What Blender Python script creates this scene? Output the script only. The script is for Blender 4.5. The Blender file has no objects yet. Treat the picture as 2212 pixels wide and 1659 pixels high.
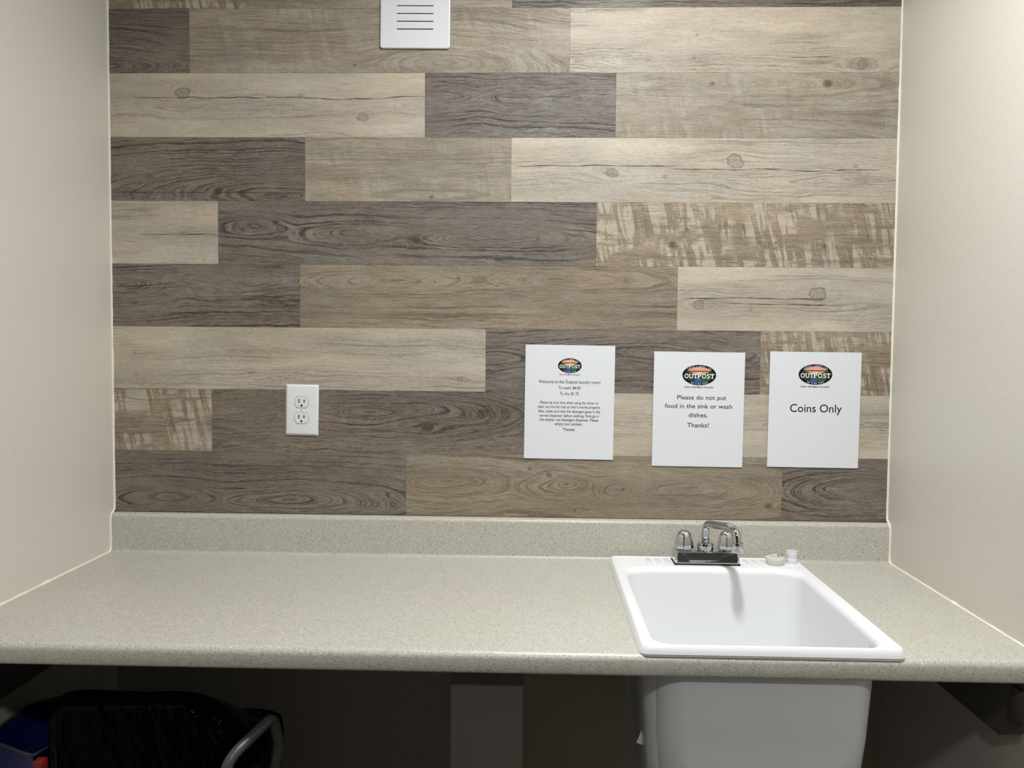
import bpy, bmesh, math, random
from mathutils import Vector, Matrix
random.seed(7)
S = bpy.context.scene
COL = S.collection
PI = math.pi

# ------------------------------------------------------------------ camera, world, light, exposure
Z0 = 2.0778                       # height of the first plank seam used as the survey line
WID = 1.8912                      # alcove width
ZC = 0.9144                       # counter top
cam_d = bpy.data.cameras.new('camera')
cam = bpy.data.objects.new('camera', cam_d); COL.objects.link(cam)
r_ = Vector((0.99955231, 0.02870761, 0.00842925)); u_ = Vector((-0.00977561, 0.04708624, 0.99884299)); f_ = Vector((-0.02827749, 0.99847822, -0.04734579))
M = Matrix(((r_.x, u_.x, -f_.x), (r_.y, u_.y, -f_.y), (r_.z, u_.z, -f_.z))).to_4x4()
M.translation = Vector((1.0397, -2.0167, -0.6466 + Z0))
cam.matrix_world = M
cam_d.sensor_width = 36; cam_d.lens = 36 * 1799.03 / 2212; cam_d.clip_start = 0.02
S.camera = cam

w = bpy.data.worlds.new('world'); S.world = w; w.use_nodes = True
w.node_tree.nodes['Background'].inputs[0].default_value = (0.9, 0.95, 1.0, 1); w.node_tree.nodes['Background'].inputs[1].default_value = 0.02

def area(name, loc, sx, sy, power, color=(1, 1, 1), spread=180, rot=(0, 0, 0)):
    l = bpy.data.lights.new(name, 'AREA'); l.shape = 'RECTANGLE'; l.size = sx; l.size_y = sy
    l.energy = power; l.color = color; l.spread = math.radians(spread)
    o = bpy.data.objects.new(name, l); COL.objects.link(o); o.location = loc; o.rotation_euler = rot
    return o
LC = (0.985, 1.0, 1.0)
area('ceiling_downlight_near', (1.25, -0.98, 2.735), 0.14, 0.18, 31.5, LC, 160)
area('ceiling_downlight_room', (1.20, -2.80, 2.735), 0.20, 0.20, 24, LC, 175)

S.view_settings.view_transform = 'Standard'; S.view_settings.look = 'None'
S.view_settings.exposure = 0.0; S.view_settings.gamma = 1.0; S.view_settings.use_curve_mapping = False

# ------------------------------------------------------------------ node helper
class N:
    def __init__(s, name):
        s.m = bpy.data.materials.new(name); s.m.use_nodes = True; s.t = s.m.node_tree; s.t.nodes.clear()
        s.out = s.t.nodes.new('ShaderNodeOutputMaterial'); s.b = s.t.nodes.new('ShaderNodeBsdfPrincipled')
        s.t.links.new(s.b.outputs[0], s.out.inputs[0])
        s.tc = s.t.nodes.new('ShaderNodeTexCoord')
    def set(s, sock, v):
        if isinstance(v, bpy.types.NodeSocket): s.t.links.new(v, sock)
        elif v is not None:
            if sock.type == 'RGBA' and len(v) == 3: v = (*v, 1)
            sock.default_value = v
    def p(s, **k):
        for a, v in k.items(): s.set(s.b.inputs[a.replace('_', ' ')], v)
        return s
    def ma(s, op, a, b=None, c=None):
        n = s.t.nodes.new('ShaderNodeMath'); n.operation = op
        s.set(n.inputs[0], a); s.set(n.inputs[1], b); s.set(n.inputs[2], c)
        return n.outputs[0]
    def add(s, a, b): return s.ma('ADD', a, b)
    def sub(s, a, b): return s.ma('SUBTRACT', a, b)
    def mul(s, a, b): return s.ma('MULTIPLY', a, b)
    def xyz(s, v=None):
        n = s.t.nodes.new('ShaderNodeSeparateXYZ'); s.set(n.inputs[0], v or s.tc.outputs['Object']); return n.outputs
    def vec(s, x, y, z):
        n = s.t.nodes.new('ShaderNodeCombineXYZ')
        for i, q in enumerate((x, y, z)): s.set(n.inputs[i], q)
        return n.outputs[0]
    def noise(s, v=None, scale=5, detail=2, rough=.5, w=None):
        n = s.t.nodes.new('ShaderNodeTexNoise')
        if w is not None: n.noise_dimensions = '1D'; s.set(n.inputs['W'], w)
        elif v is not None: s.set(n.inputs['Vector'], v)
        else: s.set(n.inputs['Vector'], s.tc.outputs['Object'])
        n.inputs['Scale'].default_value = scale; n.inputs['Detail'].default_value = detail; n.inputs['Roughness'].default_value = rough
        return n.outputs[0]
    def voro(s, v, scale, rand=1):
        n = s.t.nodes.new('ShaderNodeTexVoronoi'); s.set(n.inputs['Vector'], v); n.inputs['Scale'].default_value = scale; n.inputs['Randomness'].default_value = rand
        return n.outputs
    def step(s, x, a, b, lo=0, hi=1):
        n = s.t.nodes.new('ShaderNodeMapRange'); n.interpolation_type = 'SMOOTHSTEP'
        s.set(n.inputs[0], x)
        for i, q in enumerate((a, b, lo, hi)): n.inputs[1 + i].default_value = q
        return n.outputs[0]
    def mix(s, f, a, b, mode='MIX'):
        n = s.t.nodes.new('ShaderNodeMix'); n.data_type = 'RGBA'; n.blend_type = mode
        s.set(n.inputs[0], f); s.set(n.inputs[6], a); s.set(n.inputs[7], b); return n.outputs[2]
    def bump(s, h, dist, strength=1.0):
        n = s.t.nodes.new('ShaderNodeBump'); n.inputs['Strength'].default_value = strength; n.inputs['Distance'].default_value = dist
        s.set(n.inputs['Height'], h); s.set(s.b.inputs['Normal'], n.outputs[0])

def plain(name, col, rough=.5, metal=0, var=.04, vs=8, bump=None, spec=.5, coat=0):
    n = N(name)
    f = n.noise(scale=vs, detail=3)
    c = n.mix(f, tuple(x * (1 - var) for x in col), tuple(min(1, x * (1 + var)) for x in col))
    n.p(Base_Color=c, Roughness=rough, Metallic=metal, Specular_IOR_Level=spec, Coat_Weight=coat)
    if bump: n.bump(n.noise(scale=bump[0], detail=2), bump[1])
    return n.m

# ------------------------------------------------------------------ materials
def wall_paint(name, col):
    n = N(name)
    c = n.mix(n.noise(scale=1.3, detail=3), tuple(x * .98 for x in col), tuple(x * 1.02 for x in col))
    n.p(Base_Color=c, Roughness=.42, Specular_IOR_Level=.45)
    n.bump(n.noise(scale=160, detail=3), .0004)
    return n.m
M_WALL = wall_paint('beige wall paint', (.655, .622, .555))
M_WALL_SHADED = wall_paint('shaded beige wall paint', (.42, .38, .31))  # beige back wall below the worktop, with the shade put into its colour
M_ROOM = wall_paint('room wall paint', (.24, .225, .20))
M_TAUPE = wall_paint('taupe paint', (.115, .103, .086))
M_CEIL = plain('ceiling white', (.7, .7, .68), .9)
M_FLOOR = plain('dark vinyl floor', (.06, .055, .05), .5, bump=(30, .001))
M_CAULK = plain('cream caulk', (.84, .80, .70), .45, var=.05, vs=60)
M_WHITE = plain('white plastic', (.74, .75, .775), .32, var=.01)
M_SINK = plain('white sink plastic', (.80, .812, .820), .28, var=.012, vs=3)
M_PAPER = plain('white paper', (.715, .735, .765), .55, var=.012, vs=14)
M_INK = plain('black ink', (.012, .012, .014), .6, spec=.12)
M_INKG = plain('grey ink', (.05, .055, .06), .6, spec=.12)
M_BLACK = plain('black cavity', (.004, .004, .004), .8)
M_SEAL = plain('clear sealant', (.62, .61, .56), .2, var=.08, vs=40)
M_CHROME = plain('chrome', (.62, .63, .65), .06, 1, var=.02)
M_RUBBER = plain('grey white rubber', (.62, .62, .56), .5)
M_CREAM = plain('cream lettering', (.93, .93, .76), .6)
M_LOGOBLACK = plain('logo black', (.008, .009, .011), .5, spec=.12)
M_RED = plain('red plastic', (.17, .013, .009), .4)
M_GREYP = plain('grey plastic', (.05, .053, .05), .38)
M_BLUE = plain('blue plastic', (.009, .013, .11), .38)
M_SCREW = plain('painted screw', (.7, .7, .7), .3)
M_METAL = plain('steel ring', (.35, .34, .33), .25, 1)

def counter_mat():
    n = N('speckled laminate'); o = n.tc.outputs['Object']
    big = n.noise(o, 5, 3); med = n.noise(o, 240, 3, .6)
    c = n.mix(big, (.475, .455, .396), (.510, .490, .430))
    c = n.mix(n.mul(n.step(med, .42, .64), .75), c, (.400, .380, .325))
    c = n.mix(n.mul(n.step(n.noise(n.vec(*[n.add(x, 3.1) for x in n.xyz()]), 360, 2), .54, .66), .6), c, (.60, .58, .51))
    c = n.mix(n.mul(n.step(n.noise(o, 520, 2), .57, .66), .55), c, (.23, .205, .165))
    v = n.voro(n.vec(*[n.add(x, n.mul(n.noise(o, 300, 1), .004)) for x in n.xyz()]), 380); keep = n.step(n.xyz(v[1])[0], .84, .88)
    c = n.mix(n.mul(n.step(v[0], .28, .42, 1, 0), n.mul(keep, .75)), c, (.13, .11, .085))
    v = n.voro(n.vec(*[n.add(x, 1.7) for x in n.xyz()]), 210); keep = n.step(n.xyz(v[1])[1], .91, .94)
    c = n.mix(n.mul(n.step(v[0], .22, .34, 1, 0), n.mul(keep, .8)), c, (.74, .73, .68))
    n.p(Base_Color=c, Roughness=.36, Specular_IOR_Level=.5)
    n.bump(n.noise(o, 420, 2), .0002)
    return n.m
M_COUNTER = counter_mat()

TONES = {  # base, grain dark, light highlight, line strength, blotch colour, ring frequency
 'D': ((.200, .169, .138), (.044, .034, .026), (.310, .274, .236), .95, (.160, .134, .109), 170),
 'L': ((.490, .434, .350), (.150, .125, .100), (.600, .556, .475), .55, (.415, .368, .292), 170),
 'T': ((.330, .288, .228), (.120, .094, .066), (.430, .392, .325), .45, (.250, .212, .158), 110),
 'B': ((.255, .205, .145), (.115, .085, .056), (.500, .452, .362), .45, (.225, .172, .112), 120),
 'Y': ((.278, .234, .172), (.100, .074, .046), (.375, .332, .262), .75, (.225, .183, .128), 70),
}
def wood(kind, seed, centres, knots, cracks, gray=0.0):
    n = N('plank wood %s' % kind); base, dark, light, ls, blot, fq = TONES[kind]
    X = n.xyz(); u, v = X[0], X[2]; sd = seed * 3.713
    a1 = n.sub(n.noise(n.vec(n.mul(u, 5), n.mul(v, 14), sd), 1, 2), .5)
    a2 = n.sub(n.noise(n.vec(n.mul(u, 26), n.mul(v, 60), sd + 5), 1, 3, .6), .5)
    a3 = n.sub(n.noise(n.vec(n.mul(u, 120), n.mul(v, 260), sd + 15), 1, 2), .5)
    v1 = n.add(n.add(n.add(v, n.mul(a1, .030)), n.mul(a2, .0070)), n.mul(a3, .0016))
    kn = None; kring = None; kglow = None
    for (uc, vc, r) in knots:
        du = n.sub(u, uc); dv = n.sub(v, vc)
        du2 = n.mul(du, du); dv2 = n.mul(dv, dv)
        if r >= .005:
            R = r * 2.1
            q = n.add(n.mul(du2, 1 / (2.6 * R) ** 2), n.mul(dv2, 1 / R ** 2))
            wgt = n.ma('EXPONENT', n.mul(q, -1))
            v1 = n.sub(v1, n.mul(n.mul(n.sub(v1, vc), wgt), .9))
            kglow = wgt if kglow is None else n.ma('MAXIMUM', kglow, wgt)
        d = n.ma('SQRT', n.add(n.mul(du2, .70 / r ** 2), n.mul(dv2, 1 / r ** 2)))
        d = n.add(d, n.mul(a2, 1.5))
        k = n.step(d, .35 if r < .007 else .55, 1.1, 1, 0)
        rg = n.mul(n.step(d, .80, .98), n.step(d, 1.02, 1.25, 1, 0))
        kn = k if kn is None else n.ma('MAXIMUM', kn, k)
        kring = rg if kring is None else n.ma('MAXIMUM', kring, rg)
    F = None
    for (uc, vc, s_) in (centres or [(.4, -.06, .02)]):
        du = n.mul(n.sub(n.add(u, n.mul(a1, .10)), uc), s_ * (.45 if kind == 'L' else 1))
        dv = n.sub(v1, vc)
        r = n.ma('SQRT', n.add(n.add(n.mul(du, du), n.mul(dv, dv)), 1e-6))
        F = r if F is None else n.ma('SMOOTH_MIN', F, r, .010)
    F = n.add(F, n.mul(v, .12))
    brk = n.noise(n.vec(n.mul(u, 30), n.mul(v, 200), sd + 21), 1, 3, .6)
    zone = n.noise(n.vec(n.mul(u, 4), n.mul(v, 16), sd + 9), 1, 2)
    l1 = n.noise(w=n.add(n.mul(F, fq), sd), scale=1, detail=2, rough=.65)
    l1 = n.ma('POWER', n.step(l1, .50, .62), 1.3)
    l1 = n.mul(n.mul(l1, n.step(zone, .36, .60, .20, 1)), n.step(brk, .30, .58, .45, 1))
    l2 = n.step(n.noise(n.vec(n.mul(u, 15), n.mul(F, 560), sd + 2), 1, 3, .7), .52, .62)
    l2 = n.mul(l2, n.step(zone, .34, .58, .35, 1))
    l3 = n.step(n.noise(n.vec(n.mul(u, 30), n.mul(F, 600), sd + 7), 1, 3, .6), .50, .70)
    bl = n.step(n.noise(n.vec(n.mul(u, 6), n.mul(v, 34), sd + 3), 1, 4, .6), .38, .66)
    wea = n.noise(n.vec(n.mul(u, 45), n.mul(v, 420), sd + 31), 1, 4, .65)
    patch = n.noise(n.vec(n.mul(u, 16), n.mul(v, 40), sd + 33), 1, 3, .6)
    fine = n.noise(n.vec(n.mul(u, 150), n.mul(v1, 1150), sd), 1, 2)
    hair = n.step(n.noise(n.vec(n.mul(u, 18), n.mul(v1, 900), sd + 61), 1, 2, .6), .52, .64)
    hairz = n.step(n.noise(n.vec(n.mul(u, 8), n.mul(v, 40), sd + 63), 1, 2), .38, .60, .3, 1)
    c = n.mix(n.mul(bl, .75), base, blot)
    c = n.mix(n.mul(n.step(patch, .50, .70), .35), c, tuple(sum(light) / 3 * x for x in (1.02, 1.0, .96)))
    c = n.mix(n.mul(l3, .55 if kind != 'L' else .30), c, light)
    c = n.mix(n.mul(n.step(wea, .54, .66), .42 if kind in 'DTY' else .28), c, light)
    c = n.mix(n.mul(n.step(wea, .36, .44, 1, 0), .45 if kind == 'D' else .26), c, dark)
    warm = n.step(n.noise(n.vec(n.mul(u, 3.5), n.mul(v, 9), sd + 41), 1, 2), .42, .62)
    c = n.mix(n.mul(warm, .6), c, n.mix(1, c, (1.07, .985, .90), 'MULTIPLY'))
    lum = n.step(n.noise(n.vec(n.mul(u, 2.2), n.mul(v, 12), sd + 47), 1, 3), .35, .65, .88, 1.12)
    c = n.mix(1, c, n.vec(lum, lum, lum), 'MULTIPLY')
    # short dark flecks
    fl = n.step(n.noise(n.vec(n.mul(u, 70), n.mul(v, 520), sd + 51), 1, 1), .70, .76)
    c = n.mix(n.mul(fl, .7 if kind == 'D' else .45), c, dark)
    if kind in 'BT':
        un = n.add(u, n.mul(v, .20)); big = n.noise(n.vec(n.mul(un, 9), n.mul(v, 16), sd + 11), 1, 2)
        pat = n.noise(n.vec(n.mul(un, 62), n.mul(v, 7), sd + 4), 1, 3, .5)
        gate = n.step(n.noise(n.vec(n.mul(u, 10), n.mul(v, 45), sd), 1, 3, .6), .36, .50)
        if kind == 'B':
            f = n.mul(n.mul(n.mul(n.step(pat, .47, .52), n.step(big, .38, .50)), gate), .80)
        else: f = n.mul(n.mul(n.step(pat, .48, .56), n.step(big, .54, .62)), .40)
        c = n.mix(f, c, light)
        f2 = n.mul(n.mul(n.step(n.noise(n.vec(n.mul(un, 75), n.mul(v, 6), sd + 14), 1, 2), .56, .60), n.step(big, .42, .54)), .45 if kind == 'B' else .15)
        c = n.mix(f2, c, dark)
    if kind in 'LTY':
        hz = n.mul(n.step(n.noise(n.vec(n.mul(u, 360), n.mul(v, 70), sd), 1, 3, .6), .54, .66), n.step(n.noise(n.vec(n.mul(u, 5), n.mul(v, 14), sd + 6), 1, 2), .44, .60))
        c = n.mix(n.mul(hz, .22 if kind == 'L' else .16), c, dark)
    if kind == 'L':   # grain is gathered in a band, the rest of the board is calm
        band = n.step(n.noise(n.vec(n.mul(u, 2.2), n.mul(v1, 15), sd + 8), 1, 1), .45, .58, .12, 1)
        for (uc, vc, s_) in centres[:2]:
            q = n.mul(n.sub(v1, vc), 30); band = n.ma('MAXIMUM', band, n.ma('EXPONENT', n.mul(n.mul(q, q), -1)))
        c = n.mix(n.mul(band, .34), c, (.340, .305, .262))
        l1 = n.mul(l1, band); l2 = n.mul(l2, band)
    c = n.mix(n.mul(l1, ls), c, dark)
    c = n.mix(n.mul(l2, ls * .78), c, dark)
    c = n.mix(n.mul(n.step(fine, .36, .52, 1, 0), .24), c, light)
    c = n.mix(n.mul(n.step(fine, .50, .64), .22 if kind == 'D' else .15), c, dark)
    c = n.mix(n.mul(n.mul(hair, hairz), .42 if kind == 'D' else .20), c, dark)
    if gray: c = n.mix(gray, c, n.mix(1, c, (.92, .96, 1.04), 'MULTIPLY'))
    if kn is not None:
        kc = (.060, .045, .030) if kind != 'L' else (.215, .180, .145)
        small = [k_ for k_ in knots if k_[2] >= .007]
        c = n.mix(n.mul(kn, .72 if kind != 'L' else .5), c, kc); c = n.mix(n.mul(kring, .70), c, dark)
    for (v0, ua, ub, amp, wd) in cracks:
        cv = n.add(n.mul(n.sub(n.noise(w=n.add(n.mul(u, 5), sd + v0 * 90), scale=1, detail=3), .5), amp), v0)
        d = n.ma('ABSOLUTE', n.sub(v, cv))
        wv = n.step(n.noise(w=n.mul(u, 22), scale=1, detail=2), .3, .7, .35, 1.1)
        d = n.ma('DIVIDE', d, n.mul(wv, wd * 1.9))
        k = n.mul(n.step(d, .4, 1.0, 1, 0), n.mul(n.step(u, ua - .001, ua + .05), n.step(u, ub - .02, ub, 1, 0)))
        c = n.mix(n.mul(k, .88), c, (.035, .028, .022))
    n.p(Base_Color=c, Roughness=n.step(l2, 0, 1, .46, .60), Specular_IOR_Level=.34)
    n.bump(n.add(n.mul(l1, -.6), n.mul(l2, -.6)), .0003)
    return n.m

# ------------------------------------------------------------------ mesh helpers
def link(name, me, mat=None, parent=None, smooth=False):
    if mat: me.materials.append(mat)
    o = bpy.data.objects.new(name, me); COL.objects.link(o)
    if parent: o.parent = parent
    if smooth:
        for p in me.polygons: p.use_smooth = True
    return o
def done(bm, name, mat, parent=None, smooth=False, angle=None):
    bmesh.ops.recalc_face_normals(bm, faces=bm.faces)
    me = bpy.data.meshes.new(name); bm.to_mesh(me); bm.free()
    o = link(name, me, mat, parent, smooth)
    if angle is not None:
        for p in me.polygons: p.use_smooth = True
        me.set_sharp_from_angle(angle=math.radians(angle))
    return o
def box(bm, x0, x1, y0, y1, z0, z1, bev=0, seg=1):
    r = bmesh.ops.create_cube(bm, size=1)
    for q in r['verts']:
        q.co = Vector(((x0 + x1) / 2 + q.co.x * (x1 - x0), (y0 + y1) / 2 + q.co.y * (y1 - y0), (z0 + z1) / 2 + q.co.z * (z1 - z0)))
    if bev:
        ed = list({e for q in r['verts'] for e in q.link_edges})
        bmesh.ops.bevel(bm, geom=ed, offset=bev, segments=seg, affect='EDGES', profile=.5)
def thing(name, label, cat, loc=(0, 0, 0), group=None, rot=(0, 0, 0)):
    o = bpy.data.objects.new(name, None); COL.objects.link(o); o.location = loc; o.rotation_euler = rot
    o.empty_display_size = .05; o['label'] = label; o['category'] = cat
    if group: o['group'] = group
    return o
def loft(bm, rings, cap0=False, cap1=False, closed=True):
    vs = [[bm.verts.new(p) for p in r] for r in rings]; n = len(vs[0])
    for a, b in zip(vs, vs[1:]):
        for i in range(n if closed else n - 1):
            j = (i + 1) % n
            bm.faces.new((a[i], a[j], b[j], b[i]))
    if cap0: bm.faces.new(vs[0][::-1])
    if cap1: bm.faces.new(vs[-1])
    return vs
def rrect(x0, x1, y0, y1, r, z, k=8):
    out = []
    for cx, cy, a in ((x1 - r, y1 - r, 0), (x0 + r, y1 - r, 90), (x0 + r, y0 + r, 180), (x1 - r, y0 + r, 270)):
        for i in range(k + 1):
            t = math.radians(a + 90 * i / k); out.append(Vector((cx + r * math.cos(t), cy + r * math.sin(t), z)))
    return out
def circ(cx, cy, z, r, n=24, ph=0):
    return [Vector((cx + r * math.cos(2 * PI * i / n + ph), cy + r * math.sin(2 * PI * i / n + ph), z)) for i in range(n)]
def lathe(bm, cx, cy, prof, n=24, ph=0, cap0=True, cap1=True):
    loft(bm, [circ(cx, cy, z, max(r, 1e-5), n, ph) for r, z in prof], cap0, cap1)
def tube(bm, pts, rad, n=12, cap=True):
    pts = [Vector(p) for p in pts]; rings = []; up = None
    for i, p in enumerate(pts):
        t = (pts[min(i + 1, len(pts) - 1)] - pts[max(i - 1, 0)]).normalized()
        if up is None:
            up = Vector((0, 0, 1)) if abs(t.z) < .9 else Vector((0, 1, 0))
        a = t.cross(up)
        if a.length < 1e-4: a = t.cross(Vector((1, .3, 0)))
        a.normalize(); b = a.cross(t).normalized(); up = b
        rr = rad[i] if isinstance(rad, (list, tuple)) else rad
        rings.append([p + (a * math.cos(2 * PI * k / n) + b * math.sin(2 * PI * k / n)) * rr for k in range(n)])
    loft(bm, rings, cap, cap)
def arc_path(pts, rs, k=8):
    """polyline with rounded corners"""
    pts = [Vector(p) for p in pts]; out = [pts[0]]
    for i in range(1, len(pts) - 1):
        a, b, c = pts[i - 1], pts[i], pts[i + 1]; r = rs[i - 1]
        d1 = (a - b).normalized(); d2 = (c - b).normalized()
        p0 = b + d1 * r; p1 = b + d2 * r
        for j in range(k + 1):
            t = j / k; out.append(p0 * (1 - t) ** 2 + b * 2 * t * (1 - t) + p1 * t * t)
    out.append(pts[-1]); return out
def prism(bm, poly, x0, x1):
    """extrude a closed (y,z) polygon along x"""
    a = [bm.verts.new((x0, y, z)) for y, z in poly]; b = [bm.verts.new((x1, y, z)) for y, z in poly]
    n = len(poly)
    for i in range(n): bm.faces.new((a[i], a[(i + 1) % n], b[(i + 1) % n], b[i]))
    bm.faces.new(a[::-1]); bm.faces.new(b)

# ------------------------------------------------------------------ room shell
def struct(o): o['kind'] = 'structure'; return o
YB = -4.6; ZT = 2.75; YO = -1.45; RX0, RX1 = -1.9, 3.4
bm = bmesh.new(); box(bm, -.12, 0, YO, .12, 0, ZT); struct(done(bm, 'wall_left', M_WALL))
bm = bmesh.new(); box(bm, WID, WID + .12, YO, .12, 0, ZT); struct(done(bm, 'wall_right', M_WALL))
bm = bmesh.new(); box(bm, RX0 - .1, -.12, YO, YO + .1, 0, ZT); struct(done(bm, 'wall_left_return', M_ROOM))
bm = bmesh.new(); box(bm, WID + .12, RX1 + .1, YO, YO + .1, 0, ZT); struct(done(bm, 'wall_right_return', M_ROOM))
bm = bmesh.new(); box(bm, RX0 - .1, RX0, YB, YO, 0, ZT); struct(done(bm, 'wall_far_left', M_ROOM))
bm = bmesh.new(); box(bm, RX1, RX1 + .1, YB, YO, 0, ZT); struct(done(bm, 'wall_far_right', M_ROOM))
bm = bmesh.new(); box(bm, RX0 - .1, RX1 + .1, YB - .1, YB, 0, ZT); struct(done(bm, 'wall_front', M_ROOM))
bm = bmesh.new(); box(bm, RX0 - .1, RX1 + .1, YB - .1, .12, -.1, 0); struct(done(bm, 'floor', M_FLOOR))
bm = bmesh.new(); box(bm, RX0 - .1, RX1 + .1, YB - .1, .12, ZT, ZT + .1); struct(done(bm, 'ceiling', M_CEIL))
wall_back = thing('wall_back', '', ''); del wall_back['label']; del wall_back['category']; struct(wall_back)
bm = bmesh.new(); box(bm, 0, WID, .0052, .12, 0, ZT); done(bm, 'wall_board', M_WALL_SHADED, wall_back)

PT = .005
def plank(row, x0, x1, kind, centres=(), knots=(), cracks=(), gray=0):
    zt = Z0 - (row - 1) * .1524; zb = zt - .1524
    g = .00012
    bm = bmesh.new(); box(bm, g, x1 - x0 - g, 0, PT, g, .1524 - g, .00025)
    plank.k += 1
    o = done(bm, 'plank', wood(kind, plank.k, centres, knots, cracks, gray), wall_back)
    o.location = (x0, 0, zb)
    return o
plank.k = 0
rows = {}
def ROW(r, *items):
    for it in items: plank(r + 1, *it)
# rows are counted from the seam at Z0 (row 1 lies above it)
R_ = lambda r: r
def prow(r, items):
    for it in items:
        x0, x1, kind = it[:3]; rest = it[3:]
        plank(r, x0, x1, kind, *rest)
# row index: row 0 -> z above Z0 ; (row k has top at Z0-(k-1)*.1524)
prow(-2, [(0, .6, 'D'), (.6, 1.5, 'L'), (1.5, WID, 'T')])
prow(-1, [(0, .337, 'B', (), ((.1, .06, .004),)), (.337, .9755, 'T'), (.9755, WID, 'D')])
prow(0, [(0, .1993, 'D', ((.0, .018, .22),), (), ((.006, .16, .21, .003, .0012),)),
         (.1993, 1.1132, 'T', ((.06, .004, .10), (.60, .02, .25)), ((.40, .018, .003),)),
         (1.1132, WID, 'L', ((.40, .030, .05), (.69, .022, .4)), ((.293, .034, .0035), (.30, .088, .0025), (.69, .020, .010), (.08, .036, .003)), ((.036, .50, .62, .006, .0008),), )])
prow(1, [(0, .7685, 'L', ((.38, .075, .08),), ((.182, .106, .013), (.468, .098, .0050), (.620, .050, .010)), ((.094, .05, .78, .022, .0009),)),
         (.7685, 1.2238, 'D', ((.02, .095, .2), (.22, .095, .25), (.42, .09, .12)), (), ((.096, .15, .36, .012, .0010),), .6),
         (1.2238, WID, 'T', ((.20, .130, .06), (.2, -.01, .1)), ((.228, .127, .0045), (.498, .128, .0085)))])
prow(2, [(0, .4787, 'D', ((.42, .018, .16),), ((.265, .022, .006),), ((.020, 0, .48, .006, .0009),)),
         (.4787, .9761, 'T', ((.30, .016, .09),), ((.306, .011, .0045),)),
         (.9761, WID, 'L', ((.50, .076, .06), (.85, .055, .15)), ((.243, .070, .0105), (.533, .097, .0150), (.816, .087, .0055), (.368, .061, .0035)), ((.086, 0, .40, .010, .0010), (.078, .36, .88, .016, .0009)))])
prow(3, [(0, .2652, 'L', ((.15, .066, .05),), (), ((.072, .06, .27, .004, .0010),)),
         (.2652, 1.1817, 'D', ((.675, .068, .105), (.33, .078, .16), (.08, .09, .25)), ((.142, .101, .005), (.06, .084, .005)), ((.088, .18, .30, .003, .0009),), .5),
         (1.1817, WID, 'B', ((.62, .062, .05),), ((.216, .088, .0045), (.182, .052, .0085), (.428, .058, .0035), (.543, .050, .0045)))])
prow(4, [(0, .4652, 'D', ((.30, .114, .13), (.03, .10, .3)), (), ((.100, .0, .16, .02, .0011), (.052, .38, .47, .003, .0010))),
         (.4652, 1.3776, 'Y', ((.235, .116, .105), (.62, .12, .10)), ((.385, .122, .003),)),
         (1.3776, WID, 'L', ((.30, .066, .06),), ((.052, .062, .0105), (.335, .088, .0155), (.176, .054, .0035)), ((.078, 0, .36, .010, .0010), (.064, .10, .36, .008, .0010)))])
prow(5, [(0, .9182, 'L', ((.5, .024, .06), (.41, .032, .30)), ((.056, .086, .0025), (.060, .034, .004), (.855, .030, .006)), ((.042, .30, .36, .012, .0008),)),
         (.9182, 1.5784, 'D', ((.01, .08, .2), (.40, .10, .12)), ((.53, .148, .005),), ((.03, .40, .60, .006, .0009),), .3),
         (1.5784, WID, 'B')])
prow(6, [(0, .2465, 'B'),
         (.2465, 1.1610, 'D', ((.13, .108, .105), (.40, .105, .16)), ((.665, .098, .010), (.53, .066, .011)), ((.055, .35, .46, .012, .0009),)),
         (1.1610, WID, 'L', ((.4, .08, .05),), (), ((.07, .68, .73, .01, .0008),))])
prow(7, [(0, .7251, 'D', ((.145, .040, .19), (.44, .036, .16)), ((.68, .050, .005),), ((.060, .24, .34, .01, .0010),)),
         (.7251, 1.6373, 'Y', ((.10, .085, .22), (.39, .082, .35), (.53, .072, .35), (.68, .072, .2)), ((.302, .118, .004), (.349, .104, .006), (.530, .071, .0035), (.880, .036, .0065), (.414, .018, .003)), ((.020, .415, .46, .003, .001),)),
         (1.6373, WID, 'D', ((.20, .08, .2),))])

# ------------------------------------------------------------------ worktop with backsplash, one moulded piece
YF = -.640; TH = .038
def q_arc(cy, cz, r, a0, a1, k=6): return [(cy + r * math.cos(math.radians(a0 + (a1 - a0) * i / k)), cz + r * math.sin(math.radians(a0 + (a1 - a0) * i / k))) for i in range(k + 1)]
BS = .0105                 # backsplash top above survey: z
ZB = Z0 - 1.0672
front = q_arc(YF + .013, ZC - .013, .013, 90, 180) + q_arc(YF + .005, ZC - TH + .005, .005, 180, 270, 3)
back = [(-.0006, ZC - TH), (-.0006, ZB - .0004)] + q_arc(-.020 + .011, ZB - .0115, .011, 90, 180)[::1] + q_arc(-.020 - .008, ZC + .008, .008, 0, -90, 5)
full = front + back
HX0, HX1, HY0, HY1 = 1.2345, 1.6455, -.622, -.095
bm = bmesh.new()
prism(bm, full, .0015, HX0); prism(bm, full, HX1, WID - .0015)
prism(bm, front + [(HY0, ZC - TH), (HY0, ZC)], HX0, HX1)
prism(bm, [(HY1, ZC), (HY1, ZC - TH)] + back, HX0, HX1)
ct = thing('countertop', 'long speckled beige laminate worktop with rounded front edge, wall to wall', 'countertop', (0, 0, 0))
bmesh.ops.remove_doubles(bm, verts=bm.verts, dist=1e-6)
done(bm, 'worktop', M_COUNTER, ct, angle=35)

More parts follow.
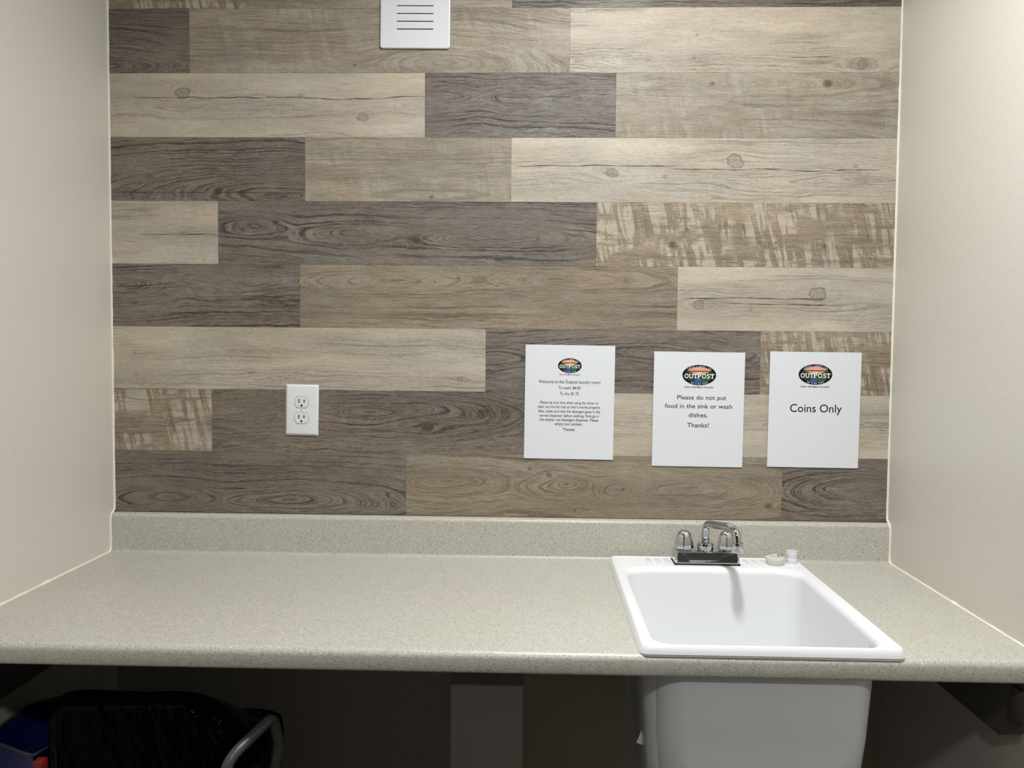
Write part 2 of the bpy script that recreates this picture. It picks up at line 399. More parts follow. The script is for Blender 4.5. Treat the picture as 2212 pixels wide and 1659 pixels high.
# caulk beads
def bead(name, x, sgn):
    pts = []
    prof = [(0.0, z) for z in [2.7, 2.4, 2.2, 2.0, 1.8, 1.6, 1.4, 1.2, 1.1, ZB + .006]] + [(-.009, ZB), (-.018, ZB - .006), (-.0205, ZB - .016)] + \
           [(-.0205, z) for z in (ZB - .04, ZB - .07, ZC + .012)] + [(-.023, ZC + .003)] + [(y, ZC + .001) for y in [-.03 - .02 * i for i in range(30)]]
    rr = []
    rnd = random.Random(3 if sgn > 0 else 5)
    out = []
    for (a, b) in zip(prof, prof[1:]):
        d = math.hypot(a[0] - b[0], a[1] - b[1]); k = max(1, int(d / .02))
        for i in range(k): t = i / k; out.append((a[0] + (b[0] - a[0]) * t, a[1] + (b[1] - a[1]) * t))
    out.append(prof[-1])
    for y, z in out:
        horizontal = y < -.026
        pts.append((x + sgn * (.0004 + rnd.uniform(0, .0004)), y - .0002, z)); rr.append((.0030 if not horizontal else .0026) * rnd.uniform(.8, 1.15) * (1.8 if rnd.random() < .03 and horizontal else 1))
    bm = bmesh.new(); tube(bm, pts, rr, 8); struct(done(bm, name, M_CAULK, None, True))
bead('trim_1', 0, 1); bead('trim_2', WID, -1)

# cleats and post under the worktop
def cleat(x0, x1, side, label):
    t = thing('support_cleat', label, 'support', (0, 0, 0))
    zt = ZC - TH - .0008; zb = Z0 - 1.338
    poly = [(-.004, zt), (-.004, zb), (-.530, zb), (-.575, zb + .022), (-.600, zb + .048), (-.600, zt)]
    bm = bmesh.new(); prism(bm, poly, x0, x1); done(bm, 'board', M_TAUPE, t)
    return t
cleat(.0008, .016, 'l', 'dark painted cleat board under the worktop on the left wall')
ct2 = cleat(WID - .016, WID - .0008, 'r', 'dark painted cleat board under the worktop on the right wall')
bm = bmesh.new(); box(bm, WID - .024, WID - .016, -.640 + .012, -.575, Z0 - 1.282, Z0 - 1.228, .003, 2)
done(bm, 'end_plate', M_TAUPE, ct2, angle=40)
post = thing('support_post', 'flat taupe painted post under the middle of the worktop', 'post', (.96, -.566, 0))
bm = bmesh.new(); box(bm, .8965 - .96, 1.0235 - .96, -.0235, .0235, .0005, ZC - TH - .0008, .002, 2); done(bm, 'board', M_TAUPE, post, angle=40)
bm = bmesh.new(); box(bm, .8965 - .96, 1.0235 - .96, .0240, .0430, .0005, ZC - TH - .0008, .001); done(bm, 'backing_board', M_TAUPE, post)

# ------------------------------------------------------------------ laundry sink
sink = thing('utility_sink', 'white plastic drop-in laundry sink at the right of the worktop', 'sink', (1.44, -.34, .0))
DK = ZC + .0150
def T(x, y, z=0): return (x, y, z)
k = 10
rings = []
def ring(x0, x1, y0, y1, r, z): rings.append([p - Vector((1.44, -.34, 0)) for p in rrect(x0, x1, y0, y1, r, z, k)])
ring(1.2360, 1.6440, -.6205, -.097, .02, ZC - .004)
ring(1.2360, 1.6440, -.6205, -.097, .02, ZC + .0006)
ring(1.2175, 1.6635, -.6395, -.0400, .016, ZC + .0006)
ring(1.2190, 1.6620, -.6385, -.0410, .015, ZC + .006)
ring(1.2225, 1.6585, -.6355, -.0440, .013, DK - .0010)
ring(1.2240, 1.6570, -.6340, -.0455, .012, DK + .0006)
ring(1.2258, 1.6552, -.6322, -.0475, .011, DK + .0008)
ring(1.2285, 1.6525, -.6305, -.0505, .010, DK - .0005)
ring(1.2310, 1.6500, -.6300, -.0540, .012, DK - .0010)
for i in range(9):
    t = PI / 2 * i / 8; e = .0150 * math.sin(t) ; h = .0150 * (1 - math.cos(t)) * .95
    ring(1.2330 + e, 1.6480 - e, -.6295 + e * .55, -.1270 - e, .046 + e * .3, DK - .0010 - h)
ring(1.2500, 1.6310, -.6190, -.1440, .052, DK - .06)
ring(1.2540, 1.6270, -.6100, -.1500, .056, DK - .180)
ring(1.2620, 1.6190, -.5980, -.1600, .062, DK - .300)
ring(1.2720, 1.6090, -.5870, -.1700, .062, DK - .325)
ring(1.3000, 1.5810, -.5500, -.2000, .060, DK - .332)
ring(1.4300, 1.4500, -.3900, -.3700, .009, DK - .336)
bm = bmesh.new(); loft(bm, rings, False, True)
done(bm, 'bowl', M_SINK, sink, angle=75)
rings = []
ring(1.2172, 1.6638, -.6385, -.0395, .016, ZC - .0040); ring(1.2170, 1.6640, -.6392, -.0393, .016, ZC - .0015); ring(1.2182, 1.6628, -.6385, -.0402, .015, ZC + .0012)
bm = bmesh.new(); loft(bm, rings); done(bm, 'sealant', M_SEAL, sink, angle=60)
rings = []
ring(1.2352, 1.6330, -.5980, -.105, .055, ZC - TH + .03)
ring(1.2352, 1.6330, -.5975, -.105, .055, ZC - TH - .010)
ring(1.2380, 1.6300, -.5950, -.110, .058, ZC - .12)
ring(1.2450, 1.6235, -.5900, -.120, .064, ZC - .22)
ring(1.2530, 1.6150, -.5850, -.132, .068, ZC - .33)
ring(1.2680, 1.6000, -.5700, -.150, .068, ZC - .348)
bm = bmesh.new(); loft(bm, rings, False, True)
done(bm, 'tub', M_SINK, sink, angle=50)
bm = bmesh.new()
a = [bm.verts.new(Vector(p) - Vector((1.44, -.34, 0))) for p in ((1.2460, -.500, Z0 - 1.350), (1.2460, -.496, Z0 - 1.350), (1.2330, -.500, Z0 - 1.382), (1.2330, -.496, Z0 - 1.382), (1.2460, -.500, Z0 - 1.386), (1.2460, -.496, Z0 - 1.386))]
bm.faces.new((a[0], a[2], a[4])); bm.faces.new((a[1], a[5], a[3])); bm.faces.new((a[0], a[1], a[3], a[2])); bm.faces.new((a[2], a[3], a[5], a[4])); bm.faces.new((a[0], a[4], a[5], a[1]))
done(bm, 'leg_socket', M_SINK, sink)
for gx in (1.3085, 1.3295, 1.3505, 1.5350, 1.5550, 1.5755):
    bm = bmesh.new(); S0 = Vector((1.44, -.34, 0))
    prof = [(-.056, .0), (-.058, .0008), (-.1270, .0008), (-.1325, -.0006), (-.1372, -.0046), (-.1405, -.0100), (-.1400, -.0125)]
    wdt = .0065
    rr = []
    for y, h in prof:
        rr.append([Vector((gx + sx * wdt, y, DK - .0012 + h + dz)) - S0 for sx, dz in ((-1.05, -.0022), (-1, -.0002), (-.85, .0001), (.7, .0001), (1, -.0006), (1.35, -.0022))])
    loft(bm, rr, True, True, closed=False)
    done(bm, 'drain_rib', M_SINK, sink, True)
lathe_bm = bmesh.new(); lathe(lathe_bm, 0, 0, [(.040, DK - .338), (.040, DK - .334), (.030, DK - .3335), (.028, DK - .337)], 24)
o = done(lathe_bm, 'drain', M_CHROME, sink, angle=40); 

# ------------------------------------------------------------------ faucet
FX, FY = 1.4375, -.0880
fz = DK - .0008
fa = thing('faucet', 'chrome two-knob faucet on the back ledge of the white sink', 'faucet', (FX, FY, fz))
bm = bmesh.new(); box(bm, -.0745, .0765, -.0275, .0275, 0, .0035, .001); done(bm, 'gasket', M_BLACK, fa)
# body: hipped block with arched top
bm = bmesh.new()
def foot(x0, x1, y0, y1, c, z): return [Vector(p) for p in ((x0 + c, y0, z), (x1 - c, y0, z), (x1, y0 + c, z), (x1, y1 - c, z), (x1 - c, y1, z), (x0 + c, y1, z), (x0, y1 - c, z), (x0, y0 + c, z))]
loft(bm, [foot(-.0730, .0750, -.0265, .0265, .0045, .0035), foot(-.0730, .0750, -.0265, .0265, .0045, .0060), foot(-.0715, .0735, -.0222, .0258, .0045, .0275), foot(-.0690, .0710, -.0200, .0240, .0045, .0300)], True, True)
done(bm, 'body', M_CHROME, fa, angle=12)
# raised lobes on the front face, joined by a low arch
def lobe(cols, name):
    bm = bmesh.new(); rr = []
    for x, zt in cols:
        def yf_(z): return -.0265 + (z - .006) * .0043 / .0215
        t = .0016
        rr.append([Vector((x, yf_(.0062) + .001, .0062)), Vector((x, yf_(.0068) - t * .8, .0068)), Vector((x, yf_(zt) - t, max(.0072, zt - .001))), Vector((x, yf_(zt) + .0008, max(.0078, zt)))])
    loft(bm, rr, True, True, closed=True); done(bm, name, M_CHROME, fa, angle=25)
lobe([(-.030, .0078)] + [(-.030 + .0052 * i, .0080 + .0030 * (i / 10) ** 1.0) for i in range(1, 11)] + [(.0270, .0125), (.0320, .0160), (.0370, .0205), (.0420, .0235), (.0480, .0250), (.0600, .0255), (.0690, .0255)], 'front_lobe')
lobe([(-.0670, .0255), (-.0560, .0252), (-.0500, .0240), (-.0460, .0205), (-.0440, .0150), (-.0410, .0105), (-.0380, .0082)], 'front_lobe')
for kx in (-.0490, .0490):
    kn = bmesh.new()
    nseg = 48; rr = []
    for r, z, fl in [(.0080, .0290, 0), (.0080, .0325, 0), (.0200, .0325, .6), (.0222, .0350, 1), (.0224, .0395, 1), (.0207, .0500, 1), (.0185, .0610, 1), (.0165, .0665, .9), (.0132, .0705, .5), (.0112, .0715, .3), (.0075, .0740, 0), (.00005, .0745, 0)]:
        rgn = []
        for i in range(nseg):
            a = 2 * PI * i / nseg; h = (a + .2) % (PI / 4) - PI / 8
            poly = math.cos(PI / 8) / math.cos(h)          # octagon radius
            q = r * (1 - fl + fl * poly)
            rgn.append(Vector((kx + q * math.cos(a), q * math.sin(a), z)))
        rr.append(rgn)
    loft(kn, rr, True, True)
    done(kn, 'knob', M_CHROME, fa, angle=20)
bm = bmesh.new(); lathe(bm, 0, 0, [(.0140, .0295), (.0182, .0302), (.0190, .0320), (.0190, .0450), (.0180, .0472), (.0100, .0485)], 32)
done(bm, 'spout_collar', M_CHROME, fa, angle=30)
dv = Vector((.0450, -.1200, 0))
tip = Vector((dv.x, dv.y, .0500))
path = arc_path([(0, 0, .042), (0, 0, .0910), (dv.x, dv.y, .1070), (tip.x, tip.y, .0620)], [.020, .036], 12)
bm = bmesh.new(); tube(bm, path, .0088, 20); done(bm, 'spout', M_CHROME, fa, True)
bm = bmesh.new(); lathe(bm, tip.x, tip.y, [(.0095, .0765), (.0118, .0760), (.0122, .0745), (.0122, .0560), (.0115, .0545), (.0085, .0545), (.0080, .0610)], 28)
done(bm, 'aerator', M_CHROME, fa, angle=30)
bm = bmesh.new(); lathe(bm, -.022, -.008, [(.0035, .0298), (.0035, .0318), (.0020, .0328), (.0002, .0331)], 14); done(bm, 'lift_rod_cap', M_CHROME, fa, True)

# stopper and threaded cap
stp = thing('sink_stopper', 'round off-white rubber sink stopper lying on the sink ledge', 'stopper', (1.5985, -.0915, DK - .0009))
bm = bmesh.new(); lathe(bm, 0, 0, [(.0195, 0), (.0205, .0012), (.0220, .0145), (.0214, .0160), (.0140, .0170), (.0001, .0172)], 32); done(bm, 'plug', M_RUBBER, stp, angle=35)
bm = bmesh.new(); box(bm, -.0085, .0045, -.0045, .0045, .0165, .0228, .0012, 2); done(bm, 'tab', M_RUBBER, stp, angle=40)
bm = bmesh.new()
tube(bm, [(.0105 + .0062 * math.cos(t), .001 + .0055 * math.sin(t), .0202 + .0018 * math.cos(t)) for t in [2 * PI * i / 20 for i in range(21)]], .0009, 8); done(bm, 'ring', M_METAL, stp, True)
cp = thing('threaded_cap', 'small white threaded plastic fitting standing beside the rubber stopper', 'fitting', (1.6405, -.0775, DK - .0009))
cp.scale = (1, 1, .9)
prof = [(.0138, 0), (.0142, .0008), (.0142, .0110), (.0134, .0118)]
z = .0122
for i in range(4):
    prof += [(.0126, z), (.0137, z + .0014), (.0137, z + .0018), (.0126, z + .0034)]; z += .0036
prof += [(.0124, .0282), (.0130, .0290), (.0130, .0310), (.0108, .0312), (.0104, .0290), (.0100, .0120), (.0001, .0118)]
bm = bmesh.new(); lathe(bm, 0, 0, prof, 32, cap1=True); done(bm, 'fitting_body', M_WHITE, cp, angle=35)

# ------------------------------------------------------------------ wall vent grille
VX0, VX1, VZ0, VZ1 = .6620, .8285, Z0 + .0560, Z0 + .2225
vt = thing('wall_vent', 'white square vent cover with narrow horizontal slots, high on the plank wall', 'vent', ((VX0 + VX1) / 2, 0, (VZ0 + VZ1) / 2), rot=(0, math.radians(.45), 0))
hw = (VX1 - VX0) / 2; hh = (VZ1 - VZ0) / 2
bm = bmesh.new()
slots = [-.0385 + .0181 * i for i in range(5)]
x0, x1 = -.0435, .0435
zs = [-hh + .004]
# face plate built as strips round five open slots, with a bevelled outer border
yf = -.0062
gap = .0011
zc_list = [-hh] + [z for s_ in slots for z in (s_ - gap, s_ + gap)] + [hh]
R0 = [Vector((p.x, -.0006, p.y)) for p in rrect(-hw, hw, -hh, hh, .006, 0, 6)]
R1 = [Vector((p.x, -.0045, p.y)) for p in rrect(-hw, hw, -hh, hh, .006, 0, 6)]
R2 = [Vector((p.x, -.0058, p.y)) for p in rrect(-hw + .0008, hw - .0008, -hh + .0008, hh - .0008, .0055, 0, 6)]
R3 = [Vector((p.x, yf, p.y)) for p in rrect(-hw + .0022, hw - .0022, -hh + .0022, hh - .0022, .0045, 0, 6)]
vs = loft(bm, [R0, R1, R2, R3])
# inner frame of the louver field
fl = [bm.verts.new((a, yf, b)) for a, b in ((x1, slots[-1] + gap), (x0, slots[-1] + gap), (x0, slots[0] - gap), (x1, slots[0] - gap))]
r3 = vs[-1]; n4 = 7
for q in range(4):
    seg = r3[q * n4:(q + 1) * n4]
    bm.faces.new([fl[q]] + seg[::-1]) if False else None
    for i in range(n4 - 1): bm.faces.new((fl[q], seg[i + 1], seg[i]))
    nxt = r3[((q + 1) % 4) * n4]
    bm.faces.new((fl[q], fl[(q + 1) % 4], nxt, seg[-1]))
done(bm, 'cover_plate', M_WHITE, vt, angle=8)
for i in range(4):
    z0_, z1_ = slots[i] + gap, slots[i + 1] - gap
    bm = bmesh.new()
    poly = [(yf, z1_), (yf - .0003, (z0_ + z1_) / 2 + .002), (yf + .0002, z0_ + .0005), (yf + .0010, z0_), (yf + .0040, z0_ + .001), (yf + .0040, z1_ - .0002)]
    prism(bm, poly, x0, x1); done(bm, 'louver', M_WHITE, vt)
bm = bmesh.new(); box(bm, -.06, .06, -.0016, -.0006, -.055, .055); done(bm, 'dark_backing', M_BLACK, vt)

# ------------------------------------------------------------------ outlet
OX, OZ = (.4283 + .5119) / 2, Z0 - .8105
ou = thing('wall_outlet', 'white duplex electrical outlet with sloped-edge cover plate on the plank wall', 'outlet', (OX, 0, OZ), rot=(0, math.radians(.9), 0))
bm = bmesh.new()
hx, hz = .0402, .0622
def R4(a, b, y, r=.0015): return [Vector((p.x, y, p.y)) for p in rrect(-a, a, -b, b, r, 0, 2)]
loft(bm, [R4(hx, hz, -.0004), R4(hx, hz, -.0018), R4(hx - .0042, hz - .0042, -.0058), R4(hx - .0060, hz - .0060, -.0062)], False, True)
done(bm, 'cover_plate', M_WHITE, ou, angle=20)
for s_ in (1, -1):
    cz = s_ * .0192
    def stad(a, b, y, cut):
        out = []
        for i in range(48):
            t = 2 * PI * i / 48; out.append(Vector((a * math.cos(t), y, cz + max(-cut, min(cut, b * math.sin(t))))))
        return out
    bm = bmesh.new(); loft(bm, [stad(.0180, .0180, -.0060, .0144), stad(.0180, .0180, -.00635, .0144)], False, True)
    gr = done(bm, 'receptacle_gap', M_INKG, ou)
    bm = bmesh.new(); loft(bm, [stad(.0174, .0174, -.0062, .0138), stad(.0174, .0174, -.0072, .0138), stad(.0168, .0168, -.0076, .0132)], False, True)
    rc = done(bm, 'receptacle', M_WHITE, ou, angle=30)
    for px, h in ((-.0064, .0090), (.0062, .0076)):
        bm = bmesh.new(); box(bm, px - .0012, px + .0012, -.0079, -.0077, cz + .0030 - h / 2, cz + .0030 + h / 2); done(bm, 'blade_slot', M_BLACK, rc)
    bm = bmesh.new()
    pts = [Vector((.0026 * math.cos(t), -.0079, cz - .0082 + max(-.0024, .0026 * math.sin(t)))) for t in [2 * PI * i / 20 for i in range(20)]]
    loft(bm, [[p + Vector((0, .0003, 0)) for p in pts], pts], False, True); done(bm, 'ground_hole', M_BLACK, rc)
bm = bmesh.new(); lathe(bm, 0, 0, [(.0026, 0), (.0026, .0006), (.0018, .0010)], 14)
for v_ in bm.verts: v_.co = Vector((v_.co.x, -.0062 - v_.co.z, v_.co.y))
sc = done(bm, 'screw', M_SCREW, ou, angle=30)
bm = bmesh.new(); box(bm, -.0004, .0004, -.00735, -.00722, -.0017, .0017); done(bm, 'screw_slot', M_INKG, sc)

# ------------------------------------------------------------------ lettering
CAPR = []
def text_mesh(s, width, cap, name, mat, parent, x, z, y, rot=0, shear=0, offset=0, lean=0):
    c = bpy.data.curves.new('t', 'FONT'); c.body = s; offset = offset or (.003 if len(s) > 5 else 0); c.size = 1; c.resolution_u = 3; c.shear = shear; c.align_x = 'LEFT'; c.offset = offset
    o = bpy.data.objects.new('t', c); COL.objects.link(o)
    dg = bpy.context.evaluated_depsgraph_get(); me = bpy.data.meshes.new_from_object(o.evaluated_get(dg))
    bpy.data.objects.remove(o); bpy.data.curves.remove(c)
    xs = [v.co.x for v in me.vertices]; a, b = min(xs), max(xs); kx = width / (b - a); kz = cap / CAPR[0] if CAPR else 1
    cr, sr = math.cos(rot), math.sin(rot)
    for v in me.vertices:
        px = (v.co.x - (a + b) / 2) * kx; pz = v.co.y * kz
        v.co = Vector((x + px * cr - pz * sr, y, z + px * sr + pz * cr))
    me.name = name
    return link(name, me, mat, parent)
_h = text_mesh('H', 1, 1, 'h', None, None, 0, 0, 0)
CAPR.append(max(v.co.z for v in _h.data.vertices)); bpy.data.objects.remove(_h)
def merge(objs, name, parent, mat):
    bm = bmesh.new()
    for o in objs: bm.from_mesh(o.data)
    for o in objs: bpy.data.objects.remove(o)
    me = bpy.data.meshes.new(name); bm.to_mesh(me); bm.free(); return link(name, me, mat, parent)
def flat_poly(pts, y, name, mat, parent):
    bm = bmesh.new(); f = bm.faces.new([bm.verts.new((px, y, pz)) for px, pz in pts]); f.normal_update()
    if f.normal.y > 0: f.normal_flip()
    me = bpy.data.meshes.new(name); bm.to_mesh(me); bm.free(); return link(name, me, mat, parent)
def sky_mat(h):
    n = N('printed sunset'); X = n.xyz(); t = n.step(X[2], -.004, .020)
    n.p(Base_Color=n.mix(n.mul(n.noise(n.vec(n.mul(X[0], 60), 0, n.mul(X[2], 500)), 1, 2), .9), (.62, .20, .15), (.90, .58, .34)), Roughness=.6); return n.m
M_SKY = sky_mat(1)
M_HILL = plain('printed dark green hills', (.030, .050, .042), .6, var=.5, vs=200, spec=.12)
M_GREEN = plain('printed green hill', (.030, .110, .075), .6, var=.3, vs=200, spec=.12)
M_RIVER = plain('printed blue river', (.050, .105, .36), .6, var=.2, vs=200, spec=.12)
M_DUSK = plain('printed dark red dusk', (.13, .018, .012), .6, spec=.12)
M_PEAK = plain('printed tan slope', (.58, .36, .24), .6, var=.3, vs=300)
def logo(sign, cx, cz, W_, H_, y):
    e = lambda a, b, n=48, x=0, z=0: [(cx + x + a * math.cos(2 * PI * i / n), cz + z + b * math.sin(2 * PI * i / n)) for i in range(n)]
    A, B = W_ / 2, H_ / 2
    badge = flat_poly(e(A, B), y, 'logo_badge', M_LOGOBLACK, sign)
    y1 = y - .00012; y2 = y - .00022; y3 = y - .00034
    ia, ib = A * .84, B * .78
    flat_poly(e(ia, ib), y1, 'hill_scene', M_HILL, badge)
    # sky: upper cap of a slightly smaller ellipse above zcut
    zc1 = B * .42
    pts = [(cx + ia * .98 * math.cos(t), cz + ib * math.sin(t)) for t in [math.asin(zc1 / ib) + (PI - 2 * math.asin(zc1 / ib)) * i / 20 for i in range(21)]]
    flat_poly(pts, y2, 'sunset_sky', M_SKY, badge)
    flat_poly([(cx - A * .62, cz + B * .33), (cx - A * .50, cz + B * .27), (cx - A * .28, cz + B * .14), (cx - A * .10, cz + B * .10), (cx + A * .25, cz + B * .04), (cx + A * .45, cz + B * .20), (cx + A * .62, cz + B * .33)], y2, 'tan_slope', M_PEAK, badge)
    flat_poly([(cx - A * .64, cz + zc1), (cx - A * .60, cz + B * .34), (cx + A * .60, cz + B * .34), (cx + A * .64, cz + zc1)], y2 - .00003, 'dusk_band', M_DUSK, badge)
    t0 = [(cx + ia * math.cos(t), cz + ib * math.sin(t)) for t in [math.radians(-115 + 45 * i / 8) for i in range(9)]]
    flat_poly([(cx - A * .02, cz - B * .15)] + [(cx - A * .28, cz - B * .60)] + t0, y2, 'river', M_RIVER, badge)
    t0 = [(cx + ia * math.cos(t), cz + ib * math.sin(t)) for t in [math.radians(-89 + 50 * i / 8) for i in range(9)]]
    flat_poly([(cx + A * .12, cz - B * .05)] + t0 + [(cx + A * .50, cz - B * .30)], y2 - .00002, 'green_hill', M_GREEN, badge)
    # OUTPOST with slab serifs
    objs = []
    cap = B * .43; zb_ = cz - B * .32; word = 'OUTPOST'
    wd = [.285, .25, .23, .235, .285, .215, .235]; tot = A * 1.80; sm = sum(wd); x = cx - tot / 2
    for ch, w_ in zip(word, wd):
        cw = tot * w_ / sm; cc = x + cw / 2
        objs.append(text_mesh(ch, cw * .84, cap, 'l', None, None, cc, zb_, y3, offset=.012))
        def ser(a, b, c, d):
            objs.append(flat_poly([(a, c), (b, c), (b, d), (a, d)], y3 - .00001, 's', None, None))
        th = cap * .13
        if ch in 'TP':
            c0 = cc if ch == 'T' else cc - cw * .30
            ser(c0 - cw * .24, c0 + cw * .24, zb_, zb_ + th)
        if ch == 'T':
            for sg in (-1, 1): ser(cc + sg * cw * .42 - cw * .05, cc + sg * cw * .42 + cw * .05, zb_ + cap * .68, zb_ + cap)
        if ch == 'U':
            for sg in (-1, 1): ser(cc + sg * cw * .31 - cw * .20, cc + sg * cw * .31 + cw * .20, zb_ + cap - th, zb_ + cap)
        if ch == 'P': ser(cc - cw * .50, cc - cw * .1, zb_ + cap - th, zb_ + cap)
        x += cw
    merge(objs, 'name_lettering', badge, M_CREAM)
    text_mesh('THE', A * .30, B * .17, 'small_word_lettering', M_CREAM, badge, cx, cz + B * .13, y3)
    # arched lettering
    def arc(s, a0, a1, ra, rb, cap, up):
        objs = []; n = len(s)
        # equal arc-length placement on the ellipse
        N_ = 400; P = []
        for i in range(N_ + 1):
            t = math.radians(a0 + (a1 - a0) * i / N_); P.append((ra * math.cos(t), rb * math.sin(t)))
        L = [0]
        for p, q in zip(P, P[1:]): L.append(L[-1] + math.hypot(p[0] - q[0], p[1] - q[1]))
        for i, ch in enumerate(s):
            if ch == ' ': continue
            tgt = L[-1] * (i + .5) / n; j = next(k for k in range(N_) if L[k + 1] >= tgt)
            p, q = P[j], P[j + 1]; ang = math.atan2(q[1] - p[1], q[0] - p[0])
            wd = L[-1] / n * (.80 if ch not in 'I|' else .18)
            objs.append(text_mesh(ch, wd, cap, 'l', None, None, cx + p[0] - 0 * math.sin(ang), cz + p[1], y3, rot=ang))
        return objs
    o1 = arc('CAMPING | CABINS | RVS', 144, 36, A * .85, B * .795, B * .125, True)
    o2 = arc('NEW RIVER GORGE', 236, 306, A * .90, B * .93, B * .125, False)
    merge(o1, 'arched_lettering', badge, M_WHITE); merge(o2, 'curved_lettering', badge, M_WHITE)
    text_mesh('Where Wild Meets Wonderful', W_ * .86, B * .16, 'tagline_lettering', M_INK, sign, cx, cz - B * 1.27, y3, rot=0, shear=.35)
def sign(name_lab, x0, zt, wid, hei, rotd, lg, lines):
    t = thing('notice_sheet', name_lab, 'sign', (x0, 0, zt), rot=(0, math.radians(rotd), 0), group='printed notices on the plank wall')
    # sheet with a faint bow, 0.8 mm thick, standing just off the planks
    bm = bmesh.new(); nx, nz = 10, 12; g = []
    for side in (0, 1):
        gg = []
        for j in range(nz + 1):
            row = []
            for i in range(nx + 1):
                u = i / nx; v = j / nz; yy = -.0026 - .0009 * math.sin(PI * u) * 0 - .0004 * math.sin(2.2 * v + 1) + side * .0010
                row.append(bm.verts.new((u * wid, yy, -v * hei)))
            gg.append(row)
        g.append(gg)
    for s_ in (0, 1):
        for j in range(nz):
            for i in range(nx):
                q = [g[s_][j][i], g[s_][j][i + 1], g[s_][j + 1][i + 1], g[s_][j + 1][i]]
                bm.faces.new(q if s_ else q[::-1])
    for j in range(nz):
        for i in (0, nx): bm.faces.new((g[0][j][i], g[0][j + 1][i], g[1][j + 1][i], g[1][j][i]))
    for i in range(nx):
        for j in (0, nz): bm.faces.new((g[0][j][i], g[0][j][i + 1], g[1][j][i + 1], g[1][j][i]))
    done(bm, 'paper_sheet', M_PAPER, t)
    c_, s_ = math.cos(math.radians(rotd)), math.sin(math.radians(rotd))
    def loc(x, z):   # wall coordinates to sheet coordinates
        dx, dz = x - x0, z - zt
        return dx * c_ - dz * s_, dx * s_ + dz * c_
    Y = -.0032
    a, b = loc(lg[0], lg[1]); logo(t, a, b, lg[2], lg[3], Y)
    for (s, x, z, w_, cap) in lines:
        a, b = loc(x, z)
        text_mesh(s, w_, cap, 'printed_line', M_INK, t, a, b, Y)
sign('white notice sheet with the most text, giving wash and dry prices', 1.0150, Z0 - .6461, .2158, .2762, .42, (1.1220, Z0 - .6965, .0570, .0360), [
 ('Welcome to the Outpost laundry room!', 1.1220, 1.3384, 0.1492, 0.0076), ('To wash: $4.00', 1.1218, 1.3242, 0.0532, 0.0072), ('To dry: $1.75', 1.1212, 1.3102, 0.0458, 0.0072),
 ('Please be sure that when using the dryer to', 1.1214, 1.2888, 0.1400, 0.0062), ('clean out the lint trap so that it works properly.', 1.1212, 1.2784, 0.1519, 0.0063),
 ('Also, make sure that the detergent goes in the', 1.1213, 1.2676, 0.1497, 0.0063), ('correct dispenser before washing. Pods go in', 1.1212, 1.2571, 0.1439, 0.0063),
 ('the washer, not detergent dispenser. Please', 1.1210, 1.2471, 0.1420, 0.0063), ('empty your pockets.', 1.1205, 1.2372, 0.0661, 0.0063), ('Thanks!', 1.1211, 1.2234, 0.0283, 0.0068)])
sign('white notice sheet asking not to put food in the sink or wash dishes', 1.3245, Z0 - .6601, .2172, .2768, .33, (1.4330, Z0 - .7162, .0808, .0490), [
 ('Please do not put', 1.4399, 1.3026, 0.1171, 0.0101), ('food in the sink or wash', 1.4325, 1.2816, 0.1608, 0.0102), ('dishes.', 1.4323, 1.2601, 0.0455, 0.0102), ('Thanks!', 1.4318, 1.2355, 0.0514, 0.0106)])
sign('white notice sheet reading Coins Only in large letters', 1.6013, Z0 - .6577, .2168, .2780, .36, (1.7095, Z0 - .7122, .0800, .0490), [('Coins Only', 1.7125, 1.2751, 0.1230, 0.0187)])

# ------------------------------------------------------------------ bins under the worktop
def wob(a, s): return math.sin(a * 3.1 + s) * .5 + math.sin(a * 7.3 + s * 2.1) * .3 + math.sin(a * 13.7 + s * .7) * .2
BX, BY = .345, -.480
bn = thing('waste_bin', 'waste bin lined with a glossy black bag under the left of the worktop', 'bin', (BX, BY, 0))
def bring(x0, x1, y0, y1, r, z, k=8): return [p - Vector((BX, BY, 0)) for p in rrect(x0, x1, y0, y1, r, z, k)]
bm = bmesh.new(); loft(bm, [bring(.225, .455, -.565, -.410, .03, .001), bring(.190, .500, -.582, -.392, .04, .66), bring(.184, .506, -.588, -.386, .045, .662), bring(.184, .506, -.588, -.386, .045, .695), bring(.194, .496, -.578, -.396, .04, .695), bring(.228, .452, -.560, -.415, .03, .02)], True, True)
done(bm, 'bin_body', M_BLUE, bn, angle=40)
def bag_mat():
    n = N('glossy black bag'); n.p(Base_Color=(.0015, .0015, .0018), Roughness=.10, Specular_IOR_Level=.045)
    X = n.xyz(); h1 = n.ma('ABSOLUTE', n.sub(n.noise(n.vec(n.add(X[0], n.mul(X[2], .5)), X[1], n.mul(X[2], .5)), 13, 2, .5), .5)); n.bump(n.add(h1, n.mul(n.noise(n.vec(X[0], X[1], n.mul(X[2], .4)), 30, 2), .25)), .030, .6); return n.m
bm = bmesh.new()
LV = [(.36, .186, .500, -.590, -.385, 0), (.46, .176, .520, -.596, -.375, .4), (.56, .172, .538, -.600, -.368, .8), (.63, .170, .546, -.602, -.365, 1), (.68, .169, .545, -.603, -.365, 1), (.715, .169, .528, -.603, -.370, 1),
      (.745, .170, .508, -.601, -.378, .9), (.768, .172, .488, -.597, -.388, .8), (.784, .177, .468, -.590, -.400, .7), (.793, .187, .450, -.580, -.418, .6), (.797, .205, .430, -.570, -.440, .5), (.798, .240, .400, -.558, -.470, .3), (.797, .300, .350, -.545, -.505, .1)]
rings = []
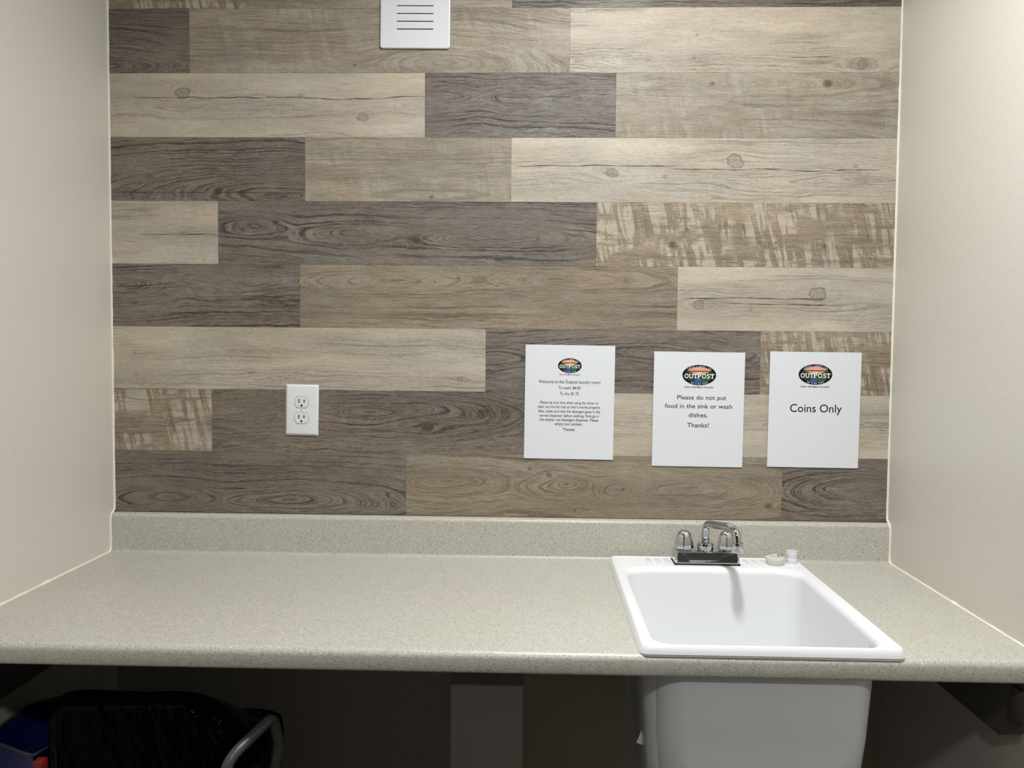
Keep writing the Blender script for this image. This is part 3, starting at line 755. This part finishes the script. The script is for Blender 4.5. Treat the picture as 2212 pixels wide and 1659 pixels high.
for zi, (z, xa, xb, ya, yb, am) in enumerate(LV):
    rg = []; base = rrect(xa, xb, ya, yb, min(.045, (yb - ya) * .4, (xb - xa) * .4), 0, 14); n_ = len(base)
    for i, p in enumerate(base):
        a = 2 * PI * i / n_; cxy = Vector(((xa + xb) / 2, (ya + yb) / 2, 0)); d = (p - cxy).normalized()
        q = p + d * (.0045 * am * wob(a * 4, zi * .35) + .003 * am * math.sin(a * 23 + zi * .9))
        q.z = z - max(0, p.y + .55) * .55 * min(1, max(0, (z - .7) / .06)) + .004 * am * wob(a * 2, zi)
        # gathered fold at the right shoulder and a hem ridge along the front edge
        if z > .70 and abs(p.x - .455) < .022: q.z -= .006; q.y += .004
        if .76 < z < .79 and p.x < .30 and p.y < -.55: q.y -= .005 * math.sin((p.x - .17) * 42) ; q.z += .003 * math.sin(p.x * 95)
        rg.append(q - Vector((BX, BY, 0)))
    rings.append(rg)
loft(bm, rings, False, True)
bg = done(bm, 'bin_bag', bag_mat(), bn, True)
md = bg.modifiers.new('sub', 'SUBSURF'); md.levels = 1; md.render_levels = 2
bm = bmesh.new(); O_ = Vector((BX, BY, 0))
hp = arc_path([Vector(p) - O_ for p in ((.512, -.640, .54), (.516, -.645, .715), (.572, -.560, .757), (.580, -.545, .700), (.562, -.560, .600))], [.035, .014, .020], 8)
tube(bm, hp, .0100, 14); done(bm, 'handle', M_GREYP, bn, True)
bm = bmesh.new(); box(bm, .520 - BX, .556 - BX, -.640 - BY, -.560 - BY, .50, .672, .012, 2); done(bm, 'handle_bracket', M_BLUE, bn, angle=40)

rb = thing('recycling_bin', 'open blue recycling bin left of the black-bagged bin', 'bin', (.085, -.44, 0))
RIM = [(.0170, -.500), (.0170, -.392), (.030, -.372), (.072, -.334), (.085, -.334), (.150, -.400), (.160, -.560), (.150, -.590), (.132, -.583), (.060, -.549)]
def rpoly(sc, z):
    return [Vector(((x - .085) * sc, (y + .44) * sc, z)) for x, y in RIM]
bm = bmesh.new(); loft(bm, [rpoly(.72, .001), rpoly(.95, .64), rpoly(.985, .642), rpoly(.985, .684), rpoly(1.0, .686), rpoly(1.0, .690), rpoly(.955, .690), rpoly(.945, .64), rpoly(.68, .03)], True, True)
done(bm, 'bin_body', M_BLUE, rb, angle=40)
bm = bmesh.new(); rim = rpoly(.985, .6915); tube(bm, rim + [rim[0]], .0028, 8); done(bm, 'rim', M_GREYP, rb, True)
cl = thing('red_clip', 'small red plastic block at the front corner of the open blue bin', 'clip', (.181, -.616, .692))
bm = bmesh.new(); box(bm, -.009, .008, -.010, .008, -.012, .008, .0015, 2); done(bm, 'clip_block', M_RED, cl, angle=40)
bm = bmesh.new(); box(bm, -.004, .010, -.008, .006, -.055, -.011, .0015, 2); done(bm, 'clip_tail', M_RED, cl, angle=40)
